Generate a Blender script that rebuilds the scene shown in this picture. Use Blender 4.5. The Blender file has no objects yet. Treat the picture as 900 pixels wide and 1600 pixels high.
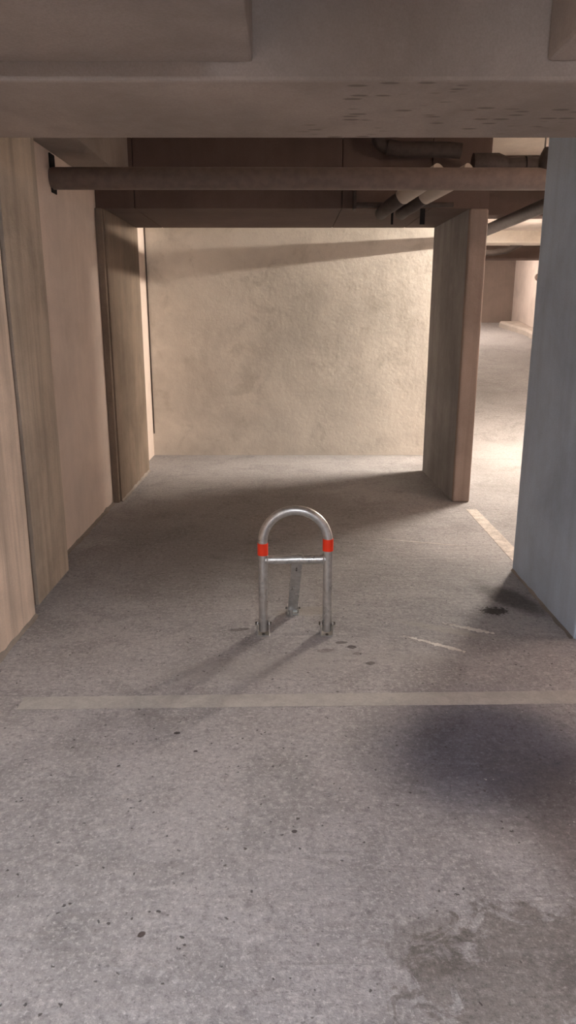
import bpy, bmesh, math, random
from mathutils import Vector, Matrix, noise
random.seed(4)
S = bpy.context.scene
COL = S.collection
PI = math.pi

# ------------------------------------------------------------ node helpers
def new_mat(name):
    m = bpy.data.materials.new(name); m.use_nodes = True
    nt = m.node_tree; nt.nodes.clear()
    out = nt.nodes.new('ShaderNodeOutputMaterial'); b = nt.nodes.new('ShaderNodeBsdfPrincipled')
    nt.links.new(b.outputs[0], out.inputs[0])
    return m, nt, b
def lnk(nt, a, b): nt.links.new(a, b)
def val(nt, x):
    return x
def setin(nt, sock, x):
    if hasattr(x, 'node'): nt.links.new(x, sock)
    else: sock.default_value = x
def math_(nt, op, a, b=0.0, c=None, clamp=False):
    n = nt.nodes.new('ShaderNodeMath'); n.operation = op; n.use_clamp = clamp
    setin(nt, n.inputs[0], a); setin(nt, n.inputs[1], b)
    if c is not None: setin(nt, n.inputs[2], c)
    return n.outputs[0]
def noise_(nt, vec, scale, detail=4, rough=.55, dist=0.0):
    n = nt.nodes.new('ShaderNodeTexNoise'); n.inputs['Scale'].default_value = scale
    n.inputs['Detail'].default_value = detail; n.inputs['Roughness'].default_value = rough
    n.inputs['Distortion'].default_value = dist
    nt.links.new(vec, n.inputs['Vector']); return n.outputs['Fac']
def ramp_(nt, f, lo, hi, a=0.0, b=1.0):
    n = nt.nodes.new('ShaderNodeMapRange'); n.interpolation_type = 'SMOOTHSTEP'
    setin(nt, n.inputs[0], f); n.inputs[1].default_value = lo; n.inputs[2].default_value = hi
    n.inputs[3].default_value = a; n.inputs[4].default_value = b
    return n.outputs[0]
def mix_(nt, fac, a, b, mode='MIX'):
    n = nt.nodes.new('ShaderNodeMix'); n.data_type = 'RGBA'; n.blend_type = mode
    setin(nt, n.inputs[0], fac)
    for i, x in ((6, a), (7, b)):
        if hasattr(x, 'node'): nt.links.new(x, n.inputs[i])
        else: n.inputs[i].default_value = (*x, 1)
    return n.outputs[2]
def coords(nt, scale=(1, 1, 1), loc=(0, 0, 0)):
    t = nt.nodes.new('ShaderNodeTexCoord'); mp = nt.nodes.new('ShaderNodeMapping')
    mp.inputs['Scale'].default_value = scale; mp.inputs['Location'].default_value = loc
    nt.links.new(t.outputs['Object'], mp.inputs[0]); return mp.outputs[0]
def bump_(nt, b, h, strength, dist=.01):
    n = nt.nodes.new('ShaderNodeBump'); n.inputs['Strength'].default_value = strength
    n.inputs['Distance'].default_value = dist
    nt.links.new(h, n.inputs['Height']); nt.links.new(n.outputs[0], b.inputs['Normal'])

def sc(c, k): return tuple(min(1, v * k) for v in c)

def concrete(name, col, var=.25, streak=.0, rough=.9, bump=.35, blot=1.6, streak_scale=14, stain=None, seed=0, holes=False):
    m, nt, b = new_mat(name)
    v = coords(nt, loc=(seed * 3.1, seed * 1.7, seed))
    n1 = noise_(nt, v, blot, 5, .6, .4)
    n2 = noise_(nt, v, 9, 5, .65)
    n3 = noise_(nt, v, 130, 3, .6)
    c = mix_(nt, ramp_(nt, n1, .3, .7), sc(col, 1 - var), sc(col, 1 + var * .6))
    c = mix_(nt, ramp_(nt, n2, .35, .7, 0, var * .9), c, sc(col, 1.3))
    c = mix_(nt, ramp_(nt, n3, .3, .7, 0, .28), c, sc(col, .62))
    if streak > 0:
        vs = coords(nt, (streak_scale, streak_scale, .5), (seed, 0, 0))
        s1 = noise_(nt, vs, 1, 4, .6, .3)
        c = mix_(nt, ramp_(nt, s1, .42, .72, 0, streak), c, sc(col, .45))
        c = mix_(nt, ramp_(nt, s1, .44, .25, 0, streak * .6), c, sc(col, 1.45))
    if stain:
        s2 = noise_(nt, v, 3.2, 6, .7, .6)
        c = mix_(nt, ramp_(nt, s2, .52, .68, 0, stain[1]), c, stain[0])
    if holes:
        vh = coords(nt, (9, 26, 10)); n = nt.nodes.new('ShaderNodeTexVoronoi')
        n.inputs['Scale'].default_value = 1; lnk(nt, vh, n.inputs['Vector'])
        gate = ramp_(nt, noise_(nt, v, 3.1, 2), .46, .54)
        h = math_(nt, 'MULTIPLY', ramp_(nt, n.outputs['Distance'], .34, .2), gate)
        sx = nt.nodes.new('ShaderNodeSeparateXYZ'); lnk(nt, coords(nt), sx.inputs[0])   # air holes only in the cast underside, right half
        h = math_(nt, 'MULTIPLY', h, ramp_(nt, sx.outputs[2], 2.204, 2.198))
        h = math_(nt, 'MULTIPLY', h, ramp_(nt, sx.outputs[0], -.05, .15))
        c = mix_(nt, math_(nt, 'MULTIPLY', h, .65), c, sc(col, .3))
    lnk(nt, c, b.inputs['Base Color'])
    b.inputs['Roughness'].default_value = rough; b.inputs['Specular IOR Level'].default_value = .25
    h = math_(nt, 'ADD', math_(nt, 'MULTIPLY', n2, .8), math_(nt, 'MULTIPLY', n3, .22))
    h = math_(nt, 'ADD', h, math_(nt, 'MULTIPLY', noise_(nt, v, 28, 4, .6), .35))
    bump_(nt, b, h, bump, .02)
    return m

def blob(nt, sep, x, y, rx, ry, rot, vnoise, soft=.6, rag=.5):
    """worn, soiled and painted-shade patches of the floor: ragged ellipse in floor coordinates (metres)"""
    X, Y = sep
    dx = math_(nt, 'SUBTRACT', X, x); dy = math_(nt, 'SUBTRACT', Y, y)
    ca, sa = math.cos(rot), math.sin(rot)
    u = math_(nt, 'ADD', math_(nt, 'MULTIPLY', dx, ca / rx), math_(nt, 'MULTIPLY', dy, sa / rx))
    w = math_(nt, 'ADD', math_(nt, 'MULTIPLY', dx, -sa / ry), math_(nt, 'MULTIPLY', dy, ca / ry))
    d = math_(nt, 'SQRT', math_(nt, 'ADD', math_(nt, 'MULTIPLY', u, u), math_(nt, 'MULTIPLY', w, w)))
    d = math_(nt, 'ADD', d, math_(nt, 'MULTIPLY', math_(nt, 'SUBTRACT', vnoise, .5), rag * 2))
    return ramp_(nt, d, 1 + soft * .5, 1 - soft * .5)

def noise_vec(nt, v):
    n = nt.nodes.new('ShaderNodeTexNoise'); n.inputs['Scale'].default_value = 60; lnk(nt, v, n.inputs['Vector'])
    m = nt.nodes.new('ShaderNodeVectorMath'); m.operation = 'MULTIPLY_ADD'
    lnk(nt, n.outputs['Color'], m.inputs[0]); m.inputs[1].default_value = (.02, .02, .02); lnk(nt, v, m.inputs[2])
    return m.outputs[0]
def floor_material():
    m, nt, b = new_mat('worn_floor_concrete')
    v = coords(nt)
    sx = nt.nodes.new('ShaderNodeSeparateXYZ'); lnk(nt, v, sx.inputs[0]); sep = (sx.outputs[0], sx.outputs[1])
    col = FLOOR
    n1 = noise_(nt, v, .9, 5, .6, .5)
    n2 = noise_(nt, v, 6, 6, .7, .3)
    n3 = noise_(nt, v, 34, 4, .7)
    n4 = noise_(nt, v, 170, 3, .6)
    c = mix_(nt, ramp_(nt, n1, .3, .7), sc(col, .84), sc(col, 1.1))
    c = mix_(nt, ramp_(nt, n2, .36, .68, 0, .5), c, sc(col, 1.25))
    c = mix_(nt, ramp_(nt, n2, .46, .3, 0, .45), c, sc(col, .66))
    n5 = noise_(nt, v, 75, 5, .75)
    n6 = noise_(nt, v, 2.6, 6, .7, .8)
    c = mix_(nt, ramp_(nt, n6, .52, .36, 0, .55), c, sc(col, .62))
    c = mix_(nt, ramp_(nt, n3, .52, .66, 0, .6), c, sc(col, 1.5))
    c = mix_(nt, ramp_(nt, n3, .47, .33, 0, .65), c, sc(col, .55))
    c = mix_(nt, ramp_(nt, n5, .53, .66, 0, .8), c, sc(col, 1.7))
    c = mix_(nt, ramp_(nt, n5, .46, .32, 0, .75), c, sc(col, .42))
    c = mix_(nt, ramp_(nt, n4, .35, .7, 0, .3), c, sc(col, .6))
    # ragged floor patches: stains, wear, and shade painted into the colour
    r3 = noise_(nt, v, 38, 4, .7, .5); r4 = noise_(nt, v, 10, 6, .72, .8); r2 = noise_(nt, v, 5, 6, .7, .6); r1 = noise_(nt, v, 1.8, 5, .65, .4)
    bay_shade = (.080, .068, .060)
    for (x, y, rx, ry, rot, st, soft, rag, cc, rn) in [
        (-.25, 5.2, 1.15, 1.3, 0, .38, .7, .45, bay_shade, r1),            # shade over the middle of the bay, painted in
        (.76, 2.36, .40, .36, .2, .85, 1.1, .3, (.05, .058, .09), r1),     # blue-black patch painted in to deepen the pillar's shadow
        (.62, 1.42, .30, .20, .3, .6, .25, 1.5, (.14, .128, .112), r4),    # ragged brown stain
        (.36, 1.50, .13, .09, .2, .35, .25, 1.4, (.13, .12, .105), r4),
        (.98, 1.85, .25, .5, .2, .6, .9, .5, (.09, .072, .068), r1),  # pillar's shadow along the right edge, painted in brown
        (2.6, 9.2, 1.5, 4.2, 0, .65, .9, .6, (.15, .14, .13), r1),            # aisle floor painted darker to hold down the lamp's glare

        (1.12, 3.66, .07, .05, .2, .9, .25, 1.6, (.03, .027, .025), r3),
        (1.25, 3.85, .10, .28, .45, .75, .8, .5, (.05, .045, .045), r2),  # pillar's shadow at its foot, painted into the floor colour
        (.31, 3.22, .022, .018, .1, .8, .3, .6, (.06, .05, .05), r3),
        (.26, 3.27, .03, .014, .1, .7, .3, .6, (.07, .06, .055), r3),
        (.33, 3.15, .025, .014, .1, .7, .3, .6, (.07, .06, .055), r3),
        (.38, 3.05, .022, .016, .1, .7, .3, .6, (.07, .06, .055), r3),
        (.18, 3.18, .04, .02, .2, .6, .4, .6, (.10, .085, .08), r3),
        (-.25, 3.42, .05, .018, .2, .6, .4, .6, (.09, .08, .075), r3),
        (-.425, 2.47, .013, .009, .1, .95, .3, .6, (.04, .035, .035), r3),
        (-.34, 2.35, .008, .006, .1, .9, .3, .6, (.05, .04, .04), r3),
        (.02, 1.92, .009, .007, .1, .9, .3, .6, (.04, .035, .035), r3),
        (-.38, 1.53, .011, .008, .6, .9, .3, .6, (.05, .035, .03), r3),
        (.10, 3.66, .16, .06, .1, .55, .7, .8, (.34, .315, .27), r2),      # pale ground-off patches round the hoop
        (-.2, 3.0, .45, .10, .15, .45, .9, .7, (.36, .35, .34), r1),
        (.45, 3.12, .35, .06, -.1, .35, .9, .7, (.36, .35, .34), r1),
        (.80, 3.42, .22, .035, -.45, .5, .8, .5, (.42, .40, .37), r2),
    ]:
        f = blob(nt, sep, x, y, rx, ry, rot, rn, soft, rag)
        if sum(cc) < .5:     # stains and painted shade multiply in: the grain of the concrete still shows through
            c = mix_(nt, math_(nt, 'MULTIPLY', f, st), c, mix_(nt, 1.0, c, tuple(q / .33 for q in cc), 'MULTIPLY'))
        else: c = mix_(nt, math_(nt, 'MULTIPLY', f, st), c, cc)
    # small pits and pale grit
    vo = nt.nodes.new('ShaderNodeTexVoronoi'); vo.inputs['Scale'].default_value = 34; lnk(nt, noise_vec(nt, v), vo.inputs['Vector'])
    gate = ramp_(nt, noise_(nt, v, 11, 2), .54, .60)
    pit = math_(nt, 'MULTIPLY', ramp_(nt, vo.outputs['Distance'], .20, .12), gate)
    c = mix_(nt, math_(nt, 'MULTIPLY', pit, .8), c, (.05, .045, .045))
    vo2 = nt.nodes.new('ShaderNodeTexVoronoi'); vo2.inputs['Scale'].default_value = 41; lnk(nt, v, vo2.inputs['Vector'])
    gate2 = ramp_(nt, noise_(nt, coords(nt, loc=(5, 9, 2)), 9, 2), .60, .68)
    grit = math_(nt, 'MULTIPLY', ramp_(nt, vo2.outputs['Distance'], .16, .10), gate2)
    c = mix_(nt, math_(nt, 'MULTIPLY', grit, .8), c, (.55, .53, .52))
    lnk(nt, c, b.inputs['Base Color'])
    lnk(nt, ramp_(nt, n2, .3, .7, .62, .85), b.inputs['Roughness']); b.inputs['Specular IOR Level'].default_value = .35
    wv = noise_(nt, coords(nt, (3, 13, 1)), 1, 4, .6, .8)     # trowel waves
    h = math_(nt, 'ADD', math_(nt, 'MULTIPLY', n3, .5), math_(nt, 'MULTIPLY', n4, .2))
    h = math_(nt, 'ADD', h, math_(nt, 'MULTIPLY', wv, .9))
    h = math_(nt, 'SUBTRACT', h, math_(nt, 'MULTIPLY', pit, .7))
    bump_(nt, b, h, .5, .02)
    return m

def plain(name, col, rough=.6, metal=0.0, var=.12, scale=30, bump=.1, spec=.4):
    m, nt, b = new_mat(name); v = coords(nt)
    n = noise_(nt, v, scale, 4, .6)
    lnk(nt, mix_(nt, ramp_(nt, n, .3, .7), sc(col, 1 - var), sc(col, 1 + var)), b.inputs['Base Color'])
    b.inputs['Roughness'].default_value = rough; b.inputs['Metallic'].default_value = metal
    b.inputs['Specular IOR Level'].default_value = spec
    bump_(nt, b, n, bump, .004); return m

def worn_paint(name, col, under):
    m, nt, b = new_mat(name); v = coords(nt)
    n = noise_(nt, v, 14, 6, .75, .4); n2 = noise_(nt, v, 90, 3, .6)
    f = math_(nt, 'ADD', math_(nt, 'MULTIPLY', n, .7), math_(nt, 'MULTIPLY', n2, .3))
    lnk(nt, mix_(nt, ramp_(nt, f, .40, .60), under, col), b.inputs['Base Color'])
    b.inputs['Roughness'].default_value = .8; bump_(nt, b, n2, .2, .005); return m

FLOOR = (.36, .35, .355)
M = {}
M['floor'] = floor_material()
M['left_wall'] = concrete('streaked_left_concrete', (0.66, 0.545, 0.46), .22, .65, streak_scale=10, seed=1)
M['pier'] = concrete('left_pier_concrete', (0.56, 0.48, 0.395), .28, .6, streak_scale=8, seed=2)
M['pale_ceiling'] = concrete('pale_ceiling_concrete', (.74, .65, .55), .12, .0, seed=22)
M['kerb'] = concrete('kerb_concrete', (.50, .45, .41), .2, .0, seed=23)
M['groove'] = concrete('brown_groove_concrete', (0.3, 0.23, 0.19), .2, .3, seed=21)
M['plaster'] = concrete('smooth_plaster', (0.8, 0.68, 0.6), .12, .06, bump=.12, seed=3)
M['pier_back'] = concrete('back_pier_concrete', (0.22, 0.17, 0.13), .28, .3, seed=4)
M['back'] = concrete('back_wall_concrete', (0.8, 0.745, 0.67), .2, .0, bump=.32, blot=1.1, stain=((.44, .40, .34), .35), seed=5)
M['beam'] = concrete('beam_concrete', (0.355, 0.3, 0.265), .22, .0, bump=.25, seed=6, holes=True)
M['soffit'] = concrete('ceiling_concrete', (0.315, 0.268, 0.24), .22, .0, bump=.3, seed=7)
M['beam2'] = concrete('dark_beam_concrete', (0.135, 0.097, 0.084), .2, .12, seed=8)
M['pillar'] = concrete('grey_blue_pillar_concrete', (0.51, 0.61, 0.74), .16, .18, streak_scale=8, bump=.2, seed=9)
M['partition'] = concrete('grey_partition_concrete', (0.34, 0.33, 0.33), .25, .3, streak_scale=6, seed=10)
M['part_end'] = concrete('brown_partition_end', (0.34, 0.265, 0.225), .25, .3, seed=11)
M['aisle_wall'] = concrete('pale_aisle_wall', (0.74, 0.65, 0.6), .15, .15, seed=12)
M['end_wall'] = concrete('brown_end_wall', (0.24, 0.19, 0.165), .15, .1, seed=13)
M['pipe'] = plain('dull_brown_pipe', (.19, .145, .125), .55, 0, .12, 20)
M['pipe_dark'] = plain('dark_cast_iron_pipe', (.055, .042, .038), .6, 0, .2, 25)
M['pvc'] = plain('pale_plastic_pipe', (.48, .42, .36), .4, 0, .06, 10)
M['joint'] = plain('dark_joint', (.07, .055, .045), .9)
M['black'] = plain('black_sleeve', (.012, .01, .01), .9)
M['line'] = worn_paint('worn_white_paint', (.44, .43, .41), (.36, .35, .335))
M['line2'] = worn_paint('bright_white_paint', (.66, .61, .56), (.40, .36, .33))
M['scuff'] = worn_paint('white_paint_scuff', (.78, .76, .72), (.60, .57, .53))
M['red'] = plain('orange_red_tape', (.95, .05, .012), .45, 0, .04, 20, .02)
M['dark'] = plain('steel_bolt_dark', (.18, .17, .16), .4, .9)
M['mortar'] = concrete('mortar_fillet', (.27, .24, .215), .3, 0, bump=.6, seed=14)
M['batten'] = plain('white_lamp_housing', (.7, .7, .7), .5)

def galv():
    m, nt, b = new_mat('galvanised_steel'); v = coords(nt)
    vo = nt.nodes.new('ShaderNodeTexVoronoi'); vo.inputs['Scale'].default_value = 60; lnk(nt, v, vo.inputs['Vector'])
    n = noise_(nt, v, 18, 5, .65)
    g = nt.nodes.new('ShaderNodeSeparateColor'); lnk(nt, vo.outputs['Color'], g.inputs[0])
    c = mix_(nt, g.outputs[0], (.52, .52, .51), (.66, .66, .65))
    c = mix_(nt, ramp_(nt, n, .5, .7, 0, .3), c, (.50, .48, .45))
    lnk(nt, c, b.inputs['Base Color']); b.inputs['Metallic'].default_value = .88
    lnk(nt, ramp_(nt, n, .3, .7, .26, .42), b.inputs['Roughness'])
    return m
M['galv'] = galv()

# ------------------------------------------------------------ mesh helpers
def link(name, bm, mat, parent=None, smooth=False):
    bmesh.ops.recalc_face_normals(bm, faces=bm.faces[:])
    me = bpy.data.meshes.new(name); bm.to_mesh(me); bm.free()
    if smooth:
        for p in me.polygons: p.use_smooth = True
        try: me.set_sharp_from_angle(angle=math.radians(40))
        except Exception: pass
    o = bpy.data.objects.new(name, me); COL.objects.link(o); me.materials.append(M[mat])
    if parent: o.parent = parent
    return o
def tag(o, label, cat, group=None):
    o['label'] = label; o['category'] = cat
    if group: o['group'] = group
    return o
def struct(o): o['kind'] = 'structure'; return o
def empty(name, loc, label, cat, group=None, rotz=0):
    o = bpy.data.objects.new(name, None); COL.objects.link(o); o.location = loc; o.rotation_euler = (0, 0, rotz)
    o.empty_display_size = .1
    return tag(o, label, cat, group)
def box(bm, x0, x1, y0, y1, z0, z1, bevel=0.0, seg=1):
    r = bmesh.ops.create_cube(bm, size=1)
    for v in r['verts']:
        v.co = Vector((x0 + (v.co.x + .5) * (x1 - x0), y0 + (v.co.y + .5) * (y1 - y0), z0 + (v.co.z + .5) * (z1 - z0)))
    if bevel:
        es = list({e for v in r['verts'] for e in v.link_edges})
        bmesh.ops.bevel(bm, geom=es, offset=bevel, segments=seg, affect='EDGES', profile=.6)
def slab(name, mat, x0, x1, y0, y1, z0, z1, bevel=0.012, parent=None):
    bm = bmesh.new(); box(bm, x0, x1, y0, y1, z0, z1, bevel, 2); return link(name, bm, mat, parent)
def tube(bm, pts, r, n=20, cap=True):
    pts = [Vector(p) for p in pts]
    rs = r if isinstance(r, (list, tuple)) else [r] * len(pts)
    rings = []; up = None
    for i, p in enumerate(pts):
        t = (pts[min(i + 1, len(pts) - 1)] - pts[max(i - 1, 0)]).normalized()
        if up is None:
            a = Vector((0, 0, 1)) if abs(t.z) < .9 else Vector((1, 0, 0)); up = (a - t * a.dot(t)).normalized()
        else: up = (up - t * up.dot(t)).normalized()
        s = t.cross(up)
        rings.append([bm.verts.new(p + (up * math.cos(2 * PI * k / n) + s * math.sin(2 * PI * k / n)) * rs[i]) for k in range(n)])
    for a, b in zip(rings, rings[1:]):
        for k in range(n): bm.faces.new((a[k], a[(k + 1) % n], b[(k + 1) % n], b[k]))
    if cap: bm.faces.new(rings[0][::-1]); bm.faces.new(rings[-1])
def pipe(name, mat, pts, r, parent=None, n=24):
    bm = bmesh.new(); tube(bm, pts, r, n); return link(name, bm, mat, parent, True)
def arc(c, r, a0, a1, u, w, n=12):
    c, u, w = Vector(c), Vector(u), Vector(w)
    return [c + (u * math.cos(a0 + (a1 - a0) * i / n) + w * math.sin(a0 + (a1 - a0) * i / n)) * r for i in range(n + 1)]
def rough_box(bm, x0, x1, y0, y1, z0, z1, step, amp, seed):
    """box made of a fine grid, surface slightly uneven (board-marked cast concrete)"""
    bt = bmesh.new(); box(bt, x0, x1, y0, y1, z0, z1)
    cuts = lambda L: max(1, int(L / step))
    for ax, L in ((0, x1 - x0), (1, y1 - y0), (2, z1 - z0)):
        k = cuts(L); lo = (x0, y0, z0)[ax]
        for i in range(1, k):
            no = [0, 0, 0]; no[ax] = 1; co = [0, 0, 0]; co[ax] = lo + L * i / k
            bmesh.ops.bisect_plane(bt, geom=bt.verts[:] + bt.edges[:] + bt.faces[:], plane_co=co, plane_no=no)
    for v in bt.verts:
        p = v.co * 2.2 + Vector((seed, seed * 2, 0))
        v.co += Vector((noise.noise(p), noise.noise(p + Vector((7, 1, 3))), 0)) * amp
    me = bpy.data.meshes.new('tmp'); bt.to_mesh(me); bt.free(); bm.from_mesh(me); bpy.data.meshes.remove(me)

# ------------------------------------------------------------ the setting
ZC = 2.85       # slab soffit
ZB = 2.471      # front cross beam
ZL = 2.545      # lowered slab
RAMP0, RS = 9.3, .142
bm = bmesh.new()
prof = [(-4.5, 0), (8.6, 0)] + [(8.6 + .2 * i, 0 + max(0, (8.6 + .2 * i - RAMP0)) * RS) for i in range(1, 4)] + [(19.2, (19.2 - RAMP0) * RS)]
rows = [[bm.verts.new((x, y, z)) for x in (-2.0, 5.9)] for y, z in prof]
for a, b in zip(rows, rows[1:]): bm.faces.new((a[0], a[1], b[1], b[0]))
r = bmesh.ops.extrude_face_region(bm, geom=bm.faces[:])
for v in [g for g in r['geom'] if isinstance(g, bmesh.types.BMVert)]: v.co.z -= .25
struct(link('floor', bm, 'floor'))

# slab above: one ceiling, its lowered strips part of it
bm = bmesh.new()
box(bm, -2.0, 5.9, -4.5, 19.2, ZC, ZC + .2)
ceiling = struct(link('ceiling', bm, 'pale_ceiling'))
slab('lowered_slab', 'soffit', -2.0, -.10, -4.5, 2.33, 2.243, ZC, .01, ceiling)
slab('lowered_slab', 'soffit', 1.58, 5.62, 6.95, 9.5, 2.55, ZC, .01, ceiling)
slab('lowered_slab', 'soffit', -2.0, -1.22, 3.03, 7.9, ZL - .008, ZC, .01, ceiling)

bm = bmesh.new(); rough_box(bm, -1.75, -1.345, -4.5, 3.60, 0, 2.23, .25, .006, 1.3)
wl = struct(link('wall_left', bm, 'left_wall'))
slab('wall_top', 'left_wall', -1.75, -1.35, 3.03, 3.60, 2.23, ZL - .008, 0, wl)
slab('groove_infill', 'groove', -1.75, -1.398, 3.60, 3.75, 0, ZL - .01, 0, wl)
slab('recess_wall', 'plaster', -1.75, -1.492, 4.32, 6.05, 0, ZL - .008, 0, wl)
slab('recess_wall', 'plaster', -1.75, -1.53, 7.34, 8.2, 0, ZC, 0, wl)
bm = bmesh.new(); box(bm, -1.75, 1.95, 8.2, 8.5, 0, ZC)
wb = struct(link('wall_back', bm, 'back'))
# dark open joint down the left end of the back wall
slab('joint_strip', 'joint', -1.524, -1.514, 8.192, 8.2, .25, 2.6, 0, wb)
struct(slab('wall_aisle_left', 'end_wall', 1.65, 1.95, 8.5, 18.9, 0, ZC, 0))
struct(slab('wall_aisle_right', 'aisle_wall', 5.62, 5.9, -4.5, 18.9, 0, ZC, 0))
struct(slab('wall_end', 'end_wall', 1.65, 5.9, 18.9, 19.2, 0, ZC, 0))
struct(slab('wall_front', 'left_wall', -2.0, 5.9, -4.8, -4.5, 0, ZC, 0))
struct(slab('wall_outer', 'left_wall', -2.0, -1.75, -4.5, 8.5, 0, ZC, 0))

# kerb of the ramp along the pale wall
bm = bmesh.new()
pts = [(y, max(0, y - RAMP0) * RS) for y in (9.4, 11, 13, 15, 17, 18.2)]
secs = []
for i, (y, z) in enumerate(pts):
    w = .22 if i < 5 else .5
    secs.append([bm.verts.new(p) for p in ((5.615, y, z - .05), (5.62 - w, y, z - .05), (5.62 - w, y, z + .10), (5.62 - w + .04, y, z + .14), (5.615, y, z + .14))])
for a, b in zip(secs, secs[1:]):
    for k in range(5): bm.faces.new((a[k], a[(k + 1) % 5], b[(k + 1) % 5], b[k]))
bm.faces.new(secs[0][::-1]); bm.faces.new(secs[-1])
tag(link('kerb', bm, 'kerb'), 'pale concrete kerb running up the ramp at the foot of the far white wall', 'kerb')

# ------------------------------------------------------------ beams and pillars
bm = bmesh.new(); box(bm, -1.75, 2.1, 2.33, 3.03, 2.196, ZC, .012, 2)
tag(link('ceiling_beam', bm, 'beam'), 'wide grey concrete beam crossing the top of the photo, pitted underside', 'beam')
bm = bmesh.new(); box(bm, .735, 1.5, -4.5, 2.328, 2.245, ZC, .012, 2)
tag(link('ceiling_beam', bm, 'beam'), 'concrete beam coming toward the viewer at the top right corner', 'beam')
b2 = empty('ceiling_beam', (0, 6.05, 2.345), 'dark concrete beam behind the long pipe, over the opening to the back wall', 'beam')
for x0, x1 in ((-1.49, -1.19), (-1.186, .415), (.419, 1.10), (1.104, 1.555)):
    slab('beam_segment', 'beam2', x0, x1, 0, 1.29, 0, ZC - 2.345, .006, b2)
bm = bmesh.new(); rough_box(bm, -1.75, -1.378, 3.75, 4.32, 0, ZL - .01, .2, .006, 2.7)
tag(link('concrete_pillar', bm, 'pier'), 'streaked grey pillar against the left wall, nearest, beside the vertical groove', 'pillar')
p2 = empty('concrete_pillar', (-1.45, 6.05, 0), 'brown pillar on the left wall next to the bright strip at the back wall', 'pillar')
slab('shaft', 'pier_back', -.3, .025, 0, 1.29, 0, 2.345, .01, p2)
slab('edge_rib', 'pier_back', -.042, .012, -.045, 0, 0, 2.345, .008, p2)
p3 = empty('concrete_pillar', (1.42, 3.3, 0), 'blue-grey concrete pillar filling the right edge of the photo', 'pillar')
slab('shaft', 'pillar', -.008, .28, 0, 1.028, 0, ZC, .012, p3)
p4 = empty('partition_wall', (1.48, 6.03, 0), 'dark grey freestanding partition wall with a brown end, right of the back wall', 'partition')
bm = bmesh.new(); 
vs = [(-.068, .054), (.072, .054), (.06, 1.31), (-.095, 1.31)]
lo = [bm.verts.new((x, y, 0)) for x, y in vs]; hi = [bm.verts.new((x, y, 2.345)) for x, y in vs]
for k in range(4): bm.faces.new((lo[k], lo[(k + 1) % 4], hi[(k + 1) % 4], hi[k]))
bm.faces.new(lo[::-1]); bm.faces.new(hi)
link('wall_panel', bm, 'partition', p4)
bm = bmesh.new(); box(bm, -.07, .074, 0, .055, 0, 2.345, .021, 6)
link('end_face', bm, 'part_end', p4, True)
# aisle beams
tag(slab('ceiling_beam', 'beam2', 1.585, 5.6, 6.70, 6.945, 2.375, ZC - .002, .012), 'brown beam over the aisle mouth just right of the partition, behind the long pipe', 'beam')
tag(slab('ceiling_beam', 'back', 1.97, 5.6, 11.0, 11.4, 2.54, ZC, .02), 'pale sunlit-looking beam across the aisle ceiling beyond the partition', 'beam')
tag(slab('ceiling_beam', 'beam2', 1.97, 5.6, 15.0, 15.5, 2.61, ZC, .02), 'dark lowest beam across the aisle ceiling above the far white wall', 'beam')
for o in bpy.data.objects:
    if o.get('label', '').startswith('pale sunlit'): o['label'] = 'pale brightly lit beam across the aisle ceiling beyond the partition'

# ragged mortar fillets at the wall feet
def fillet(name, parent, x, y0, y1, side, w=.03, h=.03, seed=0):
    bm = bmesh.new(); prev = None; n = int((y1 - y0) / .03)
    for i in range(n + 1):
        y = y0 + (y1 - y0) * i / n
        a = w * (.7 + 1.2 * abs(noise.noise(Vector((y * 5, seed, 0))))); b = h * (.6 + 1.4 * abs(noise.noise(Vector((y * 6, seed + 4, 0)))))
        cur = [bm.verts.new(p) for p in ((x, y, b), (x + side * a * .35, y, b * .45), (x + side * a, y, .001), (x, y, .001))]
        if prev:
            for k in range(4): bm.faces.new((prev[k], prev[(k + 1) % 4], cur[(k + 1) % 4], cur[k]))
        else: bm.faces.new(cur)
        prev = cur
    bm.faces.new(prev[::-1])
    o = link(name, bm, 'mortar'); o.parent = parent
    o.matrix_parent_inverse = Matrix.Translation(-parent.location); return o
fillet('mortar_fillet', wl, -1.345, 1.5, 3.60, 1, .02, .02, 1)
fillet('mortar_fillet', wl, -1.492, 4.34, 6.0, 1, .03, .018, 2)
fillet('mortar_fillet', p2, -1.425, 6.05, 7.33, 1, .02, .02, 3)
fillet('mortar_fillet', p3, 1.412, 3.31, 4.32, -1, .014, .014, 5)

# ------------------------------------------------------------ pipes
mp = empty('ceiling_pipe', (-1.49, 4.97, 2.38), 'long brown pipe running right across the bay under the ceiling', 'pipe')
pipe('pipe_run', 'pipe', [(0.0, 0, 0), (1.2, 0, 0), (2.4, .0, -.003), (4.9, 0, -.005)], .066, mp, 32)
slab('wall_sleeve', 'black', .0, .008, -.03, .07, -.085, .145, .003, mp)
for x in (2.75,):
    bm = bmesh.new(); tube(bm, [(x + .345, 0, .06), (x + .345, 0, .46)], .006, 8); link('hanger_rod', bm, 'dark', mp, True)
pipe('branch_boss', 'pipe_dark', [(3.11, .0, .04), (3.11, 0, .10), (3.115, 0, .14), (3.12, 0, .175)], [.045, .05, .042, .03], mp)
# second line just behind it at the right
sp = empty('ceiling_pipe', (1.36, 5.75, 2.595), 'thick dark collared pipe above and behind the long pipe, at the bright gap', 'pipe')
pipe('pipe_run', 'pipe_dark', [(0.02, 0, .0), (3.0, 0, .0)], .055, sp)
pipe('coupling', 'pipe_dark', [(-.02, 0, .01), (.16, 0, .01), (.22, 0, 0)], [.075, .075, .06], sp)
pipe('coupling', 'pipe_dark', [(.36, 0, 0), (.40, 0, 0)], .064, sp)
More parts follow.
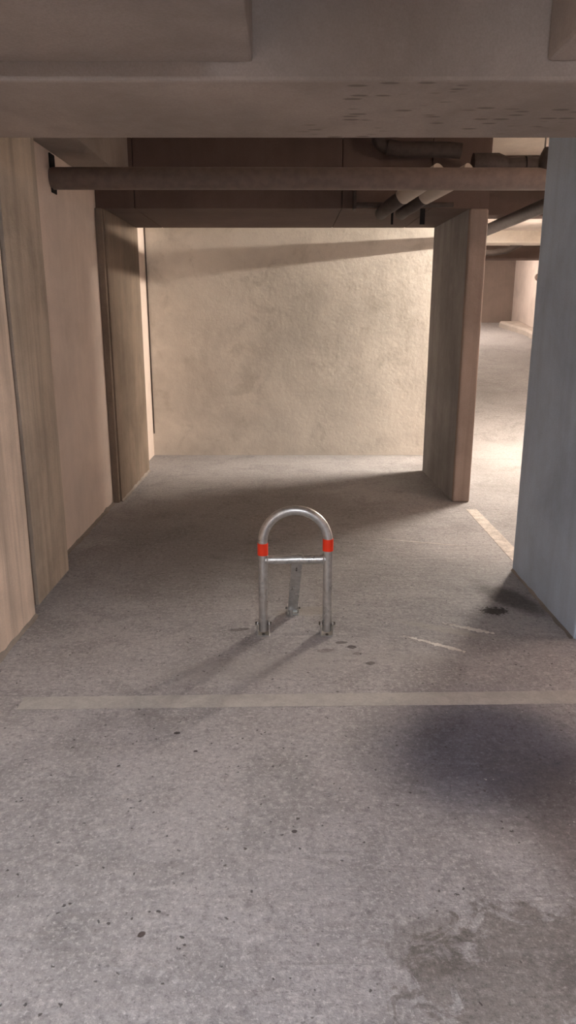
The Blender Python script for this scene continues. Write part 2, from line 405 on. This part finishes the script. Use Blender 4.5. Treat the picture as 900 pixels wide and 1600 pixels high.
# cable bundle under slab
hp = empty('ceiling_pipe', (.84, 5.94, 2.74), 'black pipe tucked high against the dark beam, left of the bright gap', 'pipe')
pipe('pipe_run', 'pipe_dark', [(-.1, 0, .02)] + [(0.0, 0, .0), (.35, 0, 0), (.45, 0, -.01)], .055, hp)
pipe('elbow', 'pipe_dark', arc((-.1, 0, .10), .08, -PI / 2, -PI, (1, 0, 0), (0, 0, 1), 6), .045, hp)
# two pale drains dropping to dark elbows
for i, (xa, lab) in enumerate([(.80, 'left one of two pale plastic pipes under the long pipe, ending in a dark elbow'),
                              (.955, 'right one of two pale plastic pipes under the long pipe, ending in a dark elbow')]):
    d = empty('drain_pipe', (xa, 5.62, 2.36), lab, 'pipe', 'pale drain pipes')
    pipe('pale_run', 'pvc', [(0, 0, 0), (.02, -.02, .008), (.22 + .05 * i, -.30, .12)], [.045, .058, .058], d)
    pipe('elbow', 'pipe_dark', [(.015, -.02, .0), (-.02, .03, -.02), (-.06, .10, -.045), (-.08, .2, -.055), (-.08, .40, -.055)], [.05, .052, .05, .046, .046], d)
    bm = bmesh.new(); box(bm, -.035 + .06 * i, -.018 + .08 * i, .16, .165, -.16, -.05); link('strap', bm, 'black', d)
dl = empty('ceiling_pipe', (.50, 5.96, 2.36), 'thin dark pipe lying along the face of the dark beam', 'pipe')
pipe('pipe_run', 'pipe_dark', [(0, 0, 0), (.76, 0, .0)], .018, dl)
bm = bmesh.new(); box(bm, .0, .02, -.02, .085, -.03, .12); link('bracket', bm, 'pipe_dark', dl)
# aisle pipes
ap = empty('ceiling_pipe', (1.85, 5.0, 2.31), 'dark pipe slanting away under the aisle ceiling', 'pipe')
pipe('pipe_run', 'pipe_dark', [(0, .1, .0), (0, 4.8, 0)], .05, ap)
pipe('pipe_bend', 'pipe_dark', [(0, 4.8, 0)] + arc((0, 4.8, .12), .12, -PI / 2, 0, (0, 0, 1), (0, 1, 0), 6)[::1], .05, ap)
for yy in (2.4, 4.2):
    bm = bmesh.new(); tube(bm, [(0, yy, .03), (0, yy, .24)], .006, 8); link('hanger_rod', bm, 'dark', ap, True)
ap2 = empty('ceiling_pipe', (2.25, 5.0, 2.525), 'thin dark conduit beside the slanting aisle pipe', 'pipe')
pipe('pipe_run', 'pipe_dark', [(0, 1.0, .0), (0, 4.6, 0)], .016, ap2)
ap3 = empty('ceiling_pipe', (2.2, 14.2, 2.66), 'black pipe crossing the far aisle below the dark beam and bending up', 'pipe')
pipe('pipe_run', 'pipe_dark', [(0, 0, 0), (1.6, 0, 0)] + [(1.85, 0, .04), (2.0, 0, .12), (2.15, 0, .19)], .055, ap3)
wp = empty('wall_pipe', (5.50, 16.0, 2.35), 'brown pipe on the far white wall with a short upright branch', 'pipe')
pipe('pipe_run', 'pipe', [(0, -3.5, 0), (0, .7, 0)], .06, wp)
pipe('riser', 'pipe_dark', [(0, .3, .0), (0, .3, .45)], .09, wp)
pipe('end_cap', 'pipe', [(0, .7, 0), (0, .78, 0)], .075, wp)

# ------------------------------------------------------------ painted lines and scuffs
def flat_poly(name, outline, mat, h=.0015):
    bm = bmesh.new(); vs = [bm.verts.new((x, y, .0002)) for x, y in outline]; f = bm.faces.new(vs)
    bmesh.ops.triangulate(bm, faces=[f])
    r = bmesh.ops.extrude_face_region(bm, geom=bm.faces[:])
    for v in [g for g in r['geom'] if isinstance(g, bmesh.types.BMVert)]: v.co.z += h
    return link(name, bm, mat)
def strip(name, a, b, w0, w1, mat, amp, step=.02, seed=0, taper=0):
    a, b = Vector(a), Vector(b); d = b - a; L = d.length; t = d / L; nrm = Vector((-t.y, t.x)); n = max(6, int(L / step))
    U, D = [], []
    for i in range(n + 1):
        k = i / n; w = (w0 + (w1 - w0) * k) / 2
        if taper: w *= min(1, min(k, 1 - k) * taper + .08)
        p = a + d * k
        U.append(p + nrm * (w + amp * noise.noise(Vector((k * L * 70, seed, 0)))))
        D.append(p - nrm * (w + amp * noise.noise(Vector((k * L * 70, seed + 9, 0)))))
    return flat_poly(name, [tuple(p) for p in U + D[::-1]], mat)
tag(strip('painted_line', (-1.105, 2.690), (1.45, 2.748), .100, .105, 'line', .004, seed=1), 'worn white painted line across the floor at the front of the bay', 'line')
tag(strip('painted_line', (1.513, 5.79), (1.513, 4.34), .088, .10, 'line2', .006, seed=2), 'short bright white painted line between the partition and the right pillar', 'line')
tag(strip('paint_scuff', (.575, 3.345), (.845, 3.165), .014, .034, 'scuff', .020, .006, 3, 5), 'jagged white scuff on the floor, nearer of the two right of the hoop', 'paint mark')
tag(strip('paint_scuff', (.80, 3.50), (1.04, 3.37), .012, .05, 'scuff', .016, .006, 5, 3), 'white scuff on the floor, farther of the two right of the hoop', 'paint mark')
tag(strip('paint_scuff', (.64, 4.98), (1.24, 4.80), .008, .008, 'scuff', .003, .02, 8, 5), 'thin pale scratch on the floor in front of the partition', 'paint mark')

# ------------------------------------------------------------ the parking hoop
HX, HY = .036, 3.372
hoop = empty('parking_hoop', (HX, HY, 0), 'galvanised steel parking barrier hoop with two red bands standing in the bay', 'parking barrier')
R, W, ZT = .0232, .1590, .662
zs = ZT - R - W + .005
pts = [(-W, 0, .018), (-W, 0, .1), (-W, 0, .3), (-W, 0, zs - .04)] + [(W * math.cos(a), 0, zs + W * math.sin(a)) for a in [PI - PI * i / 28 for i in range(29)]] + [(W, 0, zs - .04), (W, 0, .3), (W, 0, .1), (W, 0, .018)]
pipe('hoop_tube', 'galv', pts, R, hoop, 28)
pipe('crossbar', 'galv', [(-W + R * .5, 0, .392), (W - R * .5, 0, .397)], .0215, hoop, 24)
for sx, z0 in ((-1, .419), (1, .441)):
    bm = bmesh.new(); tube(bm, [(sx * W, 0, z0), (sx * W, 0, z0 + .060)], R + .0028, 28)
    o = link('reflective_band', bm, 'red', hoop, True); o['label'] = 'orange-red reflective band'
for sx in (-1, 1):
    bm = bmesh.new()
    x = sx * W
    box(bm, x - .032, x + .032, -.034, .034, 0, .005, .001)
    for e in (-1, 1):   # upright cheeks with rounded top
        prof = [(-.030, .005), (.030, .005), (.030, .050)] + [(.018 * math.cos(a) + .0, .055 + .018 * math.sin(a)) for a in [i * PI / 8 for i in range(9)]] + [(-.030, .050)]
        xa, xb = x + e * .0275, x + e * .0315
        A = [bm.verts.new((xa, p, q)) for p, q in prof]; B = [bm.verts.new((xb, p, q)) for p, q in prof]
        bm.faces.new(A); bm.faces.new(B[::-1])
        for k in range(len(prof)): bm.faces.new((A[k], A[(k + 1) % len(prof)], B[(k + 1) % len(prof)], B[k]))
    br = link('foot_bracket', bm, 'galv', hoop)
    bm = bmesh.new(); tube(bm, [(x - .040, 0, .056), (x + .040, 0, .056)], .005, 12)
    tube(bm, [(x - .041, 0, .056), (x - .0325, 0, .056)], .0095, 6); tube(bm, [(x + .0325, 0, .056), (x + .041, 0, .056)], .0095, 6)
    link('bolt', bm, 'dark', br)
    bm = bmesh.new(); tube(bm, [(x, -.027, .005), (x, -.027, .012)], .0075, 6); link('floor_bolt', bm, 'dark', br)
# weld beads
for sx in (-1, 1):
    bm = bmesh.new()
    c = [(sx * (W - R * .93), .0225 * math.cos(a), .395 + .0225 * math.sin(a)) for a in [i * 2 * PI / 20 for i in range(21)]]
    tube(bm, c, .0035, 8, False); link('weld_bead', bm, 'galv', hoop, True)
# collar and folding stay
pipe('collar', 'galv', [(-.018, 0, .395), (.034, 0, .396)], .0262, hoop, 24)
bm = bmesh.new()
top = Vector((.008, .018, .375)); bot = Vector((-.012, .262, .018))
ax = (bot - top).normalized(); sd = Vector((1, 0, 0)); sd = (sd - ax * sd.dot(ax)).normalized(); nr = ax.cross(sd)
prof = [(-.026, -.016), (.026, -.016), (.026, .010), (.022, .010), (.022, -.011), (-.022, -.011), (-.022, .010), (-.026, .010)]
A = [bm.verts.new(top + sd * p + nr * -q) for p, q in prof]; B = [bm.verts.new(bot + sd * p + nr * -q) for p, q in prof]
bm.faces.new(A); bm.faces.new(B[::-1])
for k in range(8): bm.faces.new((A[k], A[(k + 1) % 8], B[(k + 1) % 8], B[k]))
stay = link('support_leg', bm, 'galv', hoop)
bm = bmesh.new()
for t in (.07, .11):
    p = top.lerp(bot, t) - nr * -.016
    tube(bm, [p + nr * .0, p + nr * .004], .004, 8)
link('rivet', bm, 'dark', stay)
bm = bmesh.new(); box(bm, -.040, .022, .235, .30, 0, .006, .001)
box(bm, -.040, -.036, .24, .29, .006, .045, .001); box(bm, .018, .022, .24, .29, .006, .045, .001)
br = link('foot_bracket', bm, 'galv', hoop)
bm = bmesh.new(); tube(bm, [(-.05, .262, .03), (.03, .262, .03)], .006, 10); link('bolt', bm, 'dark', br)
bm = bmesh.new(); tube(bm, [(-.022, .225, .0), (-.022, .225, .035)], .012, 14); link('lock_barrel', bm, 'galv', br, True)

# ------------------------------------------------------------ lamps (the fluorescent battens of the car park, plus added fill lamps)
def lamp_mat(name, col, st):
    m, nt, b = new_mat(name)
    b.inputs['Base Color'].default_value = (.9, .9, .9, 1); b.inputs['Emission Color'].default_value = (*col, 1); b.inputs['Emission Strength'].default_value = st
    M[name] = m
def lamp(loc, axis, L, mat, label, drop=True, r=.016, hang=.0, added_hood_w=0):
    t = empty('ceiling_or_fill_lamp', loc, label, 'lamp', None, PI / 2 if axis == 'Y' else 0)
    o = pipe('lamp_tube', mat, [(-L / 2, 0, 0), (L / 2, 0, 0)], r, t, 14)
    bm = bmesh.new(); box(bm, -L / 2 - .03, L / 2 + .03, -.022, .022, .035, .075, .004)
    for s in (-1, 1): box(bm, s * (L / 2 + .012) - .01, s * (L / 2 + .012) + .01, -.018, .018, -.02, .036, .003)
    link('housing', bm, 'batten', t)
    if added_hood_w:
        bm = bmesh.new(); box(bm, -L / 2 - .03, L / 2 + .03, -added_hood_w, added_hood_w, .024, .034, .002); link('added_hood', bm, 'batten', t)  # added, unseen: keeps the lamp's light off the slab above
    if hang:
        for s in (-1, 1):
            bm = bmesh.new(); tube(bm, [(s * L * .4, 0, .075), (s * L * .4, 0, .075 + hang)], .005, 8); link('hanger_rod', bm, 'dark', t, True)
    return t
LM = {'A': (5.4, 4.7, 4.0), 'F': (.9, .76, .66), 'F2': (.28, .24, .2), 'N3': (1.7, 1.8, 2.0), 'A2': (.6, .43, .34)}
def lm(k, name):
    c = LM[k]; mx = max(c); lamp_mat(name, tuple(v / mx for v in c), 500 * mx)
lm('A', 'warm_tube_bay'); lm('F', 'warm_tube_far'); lm('F2', 'warm_tube_ramp'); lm('A2', 'warm_tube_aisle'); lm('N3', 'cool_fill_tube')
lamp((3.49, 8.0, 2.44), 'Y', 1.2, 'warm_tube_bay', 'warm fluorescent batten hanging over the aisle beside the bay', hang=.03, added_hood_w=.16)
lamp((3.4, 13.4, 2.72), 'Y', 1.0, 'warm_tube_ramp', 'warm fluorescent batten over the foot of the ramp', hang=.05)
lamp((3.9, 16.6, 2.68), 'Y', 1.0, 'warm_tube_far', 'warm fluorescent batten at the far end of the aisle', hang=.09)
lamp((3.5, 3.5, 2.60), 'Y', .9, 'warm_tube_aisle', 'warm fluorescent batten over the aisle, behind the right pillar', hang=.17)
lamp((.3, -1.5, 1.98), 'Y', 1.2, 'cool_fill_tube', 'added cool fill tube hanging over the driveway behind the viewer', hang=.26)  # fill added out of view to brighten walls and front floor

DL = {'D1': (4.7, 5.0, 5.3)}
def down_lamp(k, loc, label, spread=125):
    """added fill lamp: opaque white housing, light leaves it downwards only"""
    t = empty('ceiling_or_fill_lamp', loc, label, 'lamp')
    bm = bmesh.new(); box(bm, -.62, .62, -.09, .09, .012, .055, .006)
    for a in ((-.62, .62, -.09, -.082), (-.62, .62, .082, .09), (-.62, -.61, -.082, .082), (.61, .62, -.082, .082)): box(bm, *a, -.02, .014)
    link('housing', bm, 'batten', t)
    c = DL[k]; mx = max(c); L = bpy.data.lights.new('fill_light', 'AREA'); L.shape = 'RECTANGLE'; L.size = 1.18; L.size_y = .14
    L.energy = mx; L.color = tuple(v / mx for v in c); L.spread = math.radians(spread)
    o = bpy.data.objects.new('fill_light', L); COL.objects.link(o); o.parent = t; o.location = (0, 0, .004)
down_lamp('D1', (-.75, 1.50, 2.18), 'added downward fill lamp under the lowered slab just in front of the bay')  # added out of view to raise the front floor's brightness

# ------------------------------------------------------------ world, camera, view
w = bpy.data.worlds.new('World'); S.world = w; w.use_nodes = True
bg = w.node_tree.nodes['Background']; bg.inputs[0].default_value = (.5, .5, .55, 1); bg.inputs[1].default_value = 0.0
cam = bpy.data.cameras.new('camera'); co = bpy.data.objects.new('camera', cam); COL.objects.link(co)
F = 1135.0; pitch = math.atan(308 / F)
cam.sensor_fit = 'AUTO'; cam.sensor_width = 36; cam.lens = F / 1600 * 36; cam.clip_start = .05; cam.clip_end = 100
co.location = (0, 0, 1.55); co.rotation_euler = (PI / 2 - pitch, 0, 0)
S.camera = co
vs = S.view_settings; vs.view_transform = 'Standard'; vs.look = 'None'; vs.gamma = 1; vs.use_curve_mapping = False; vs.exposure = 0
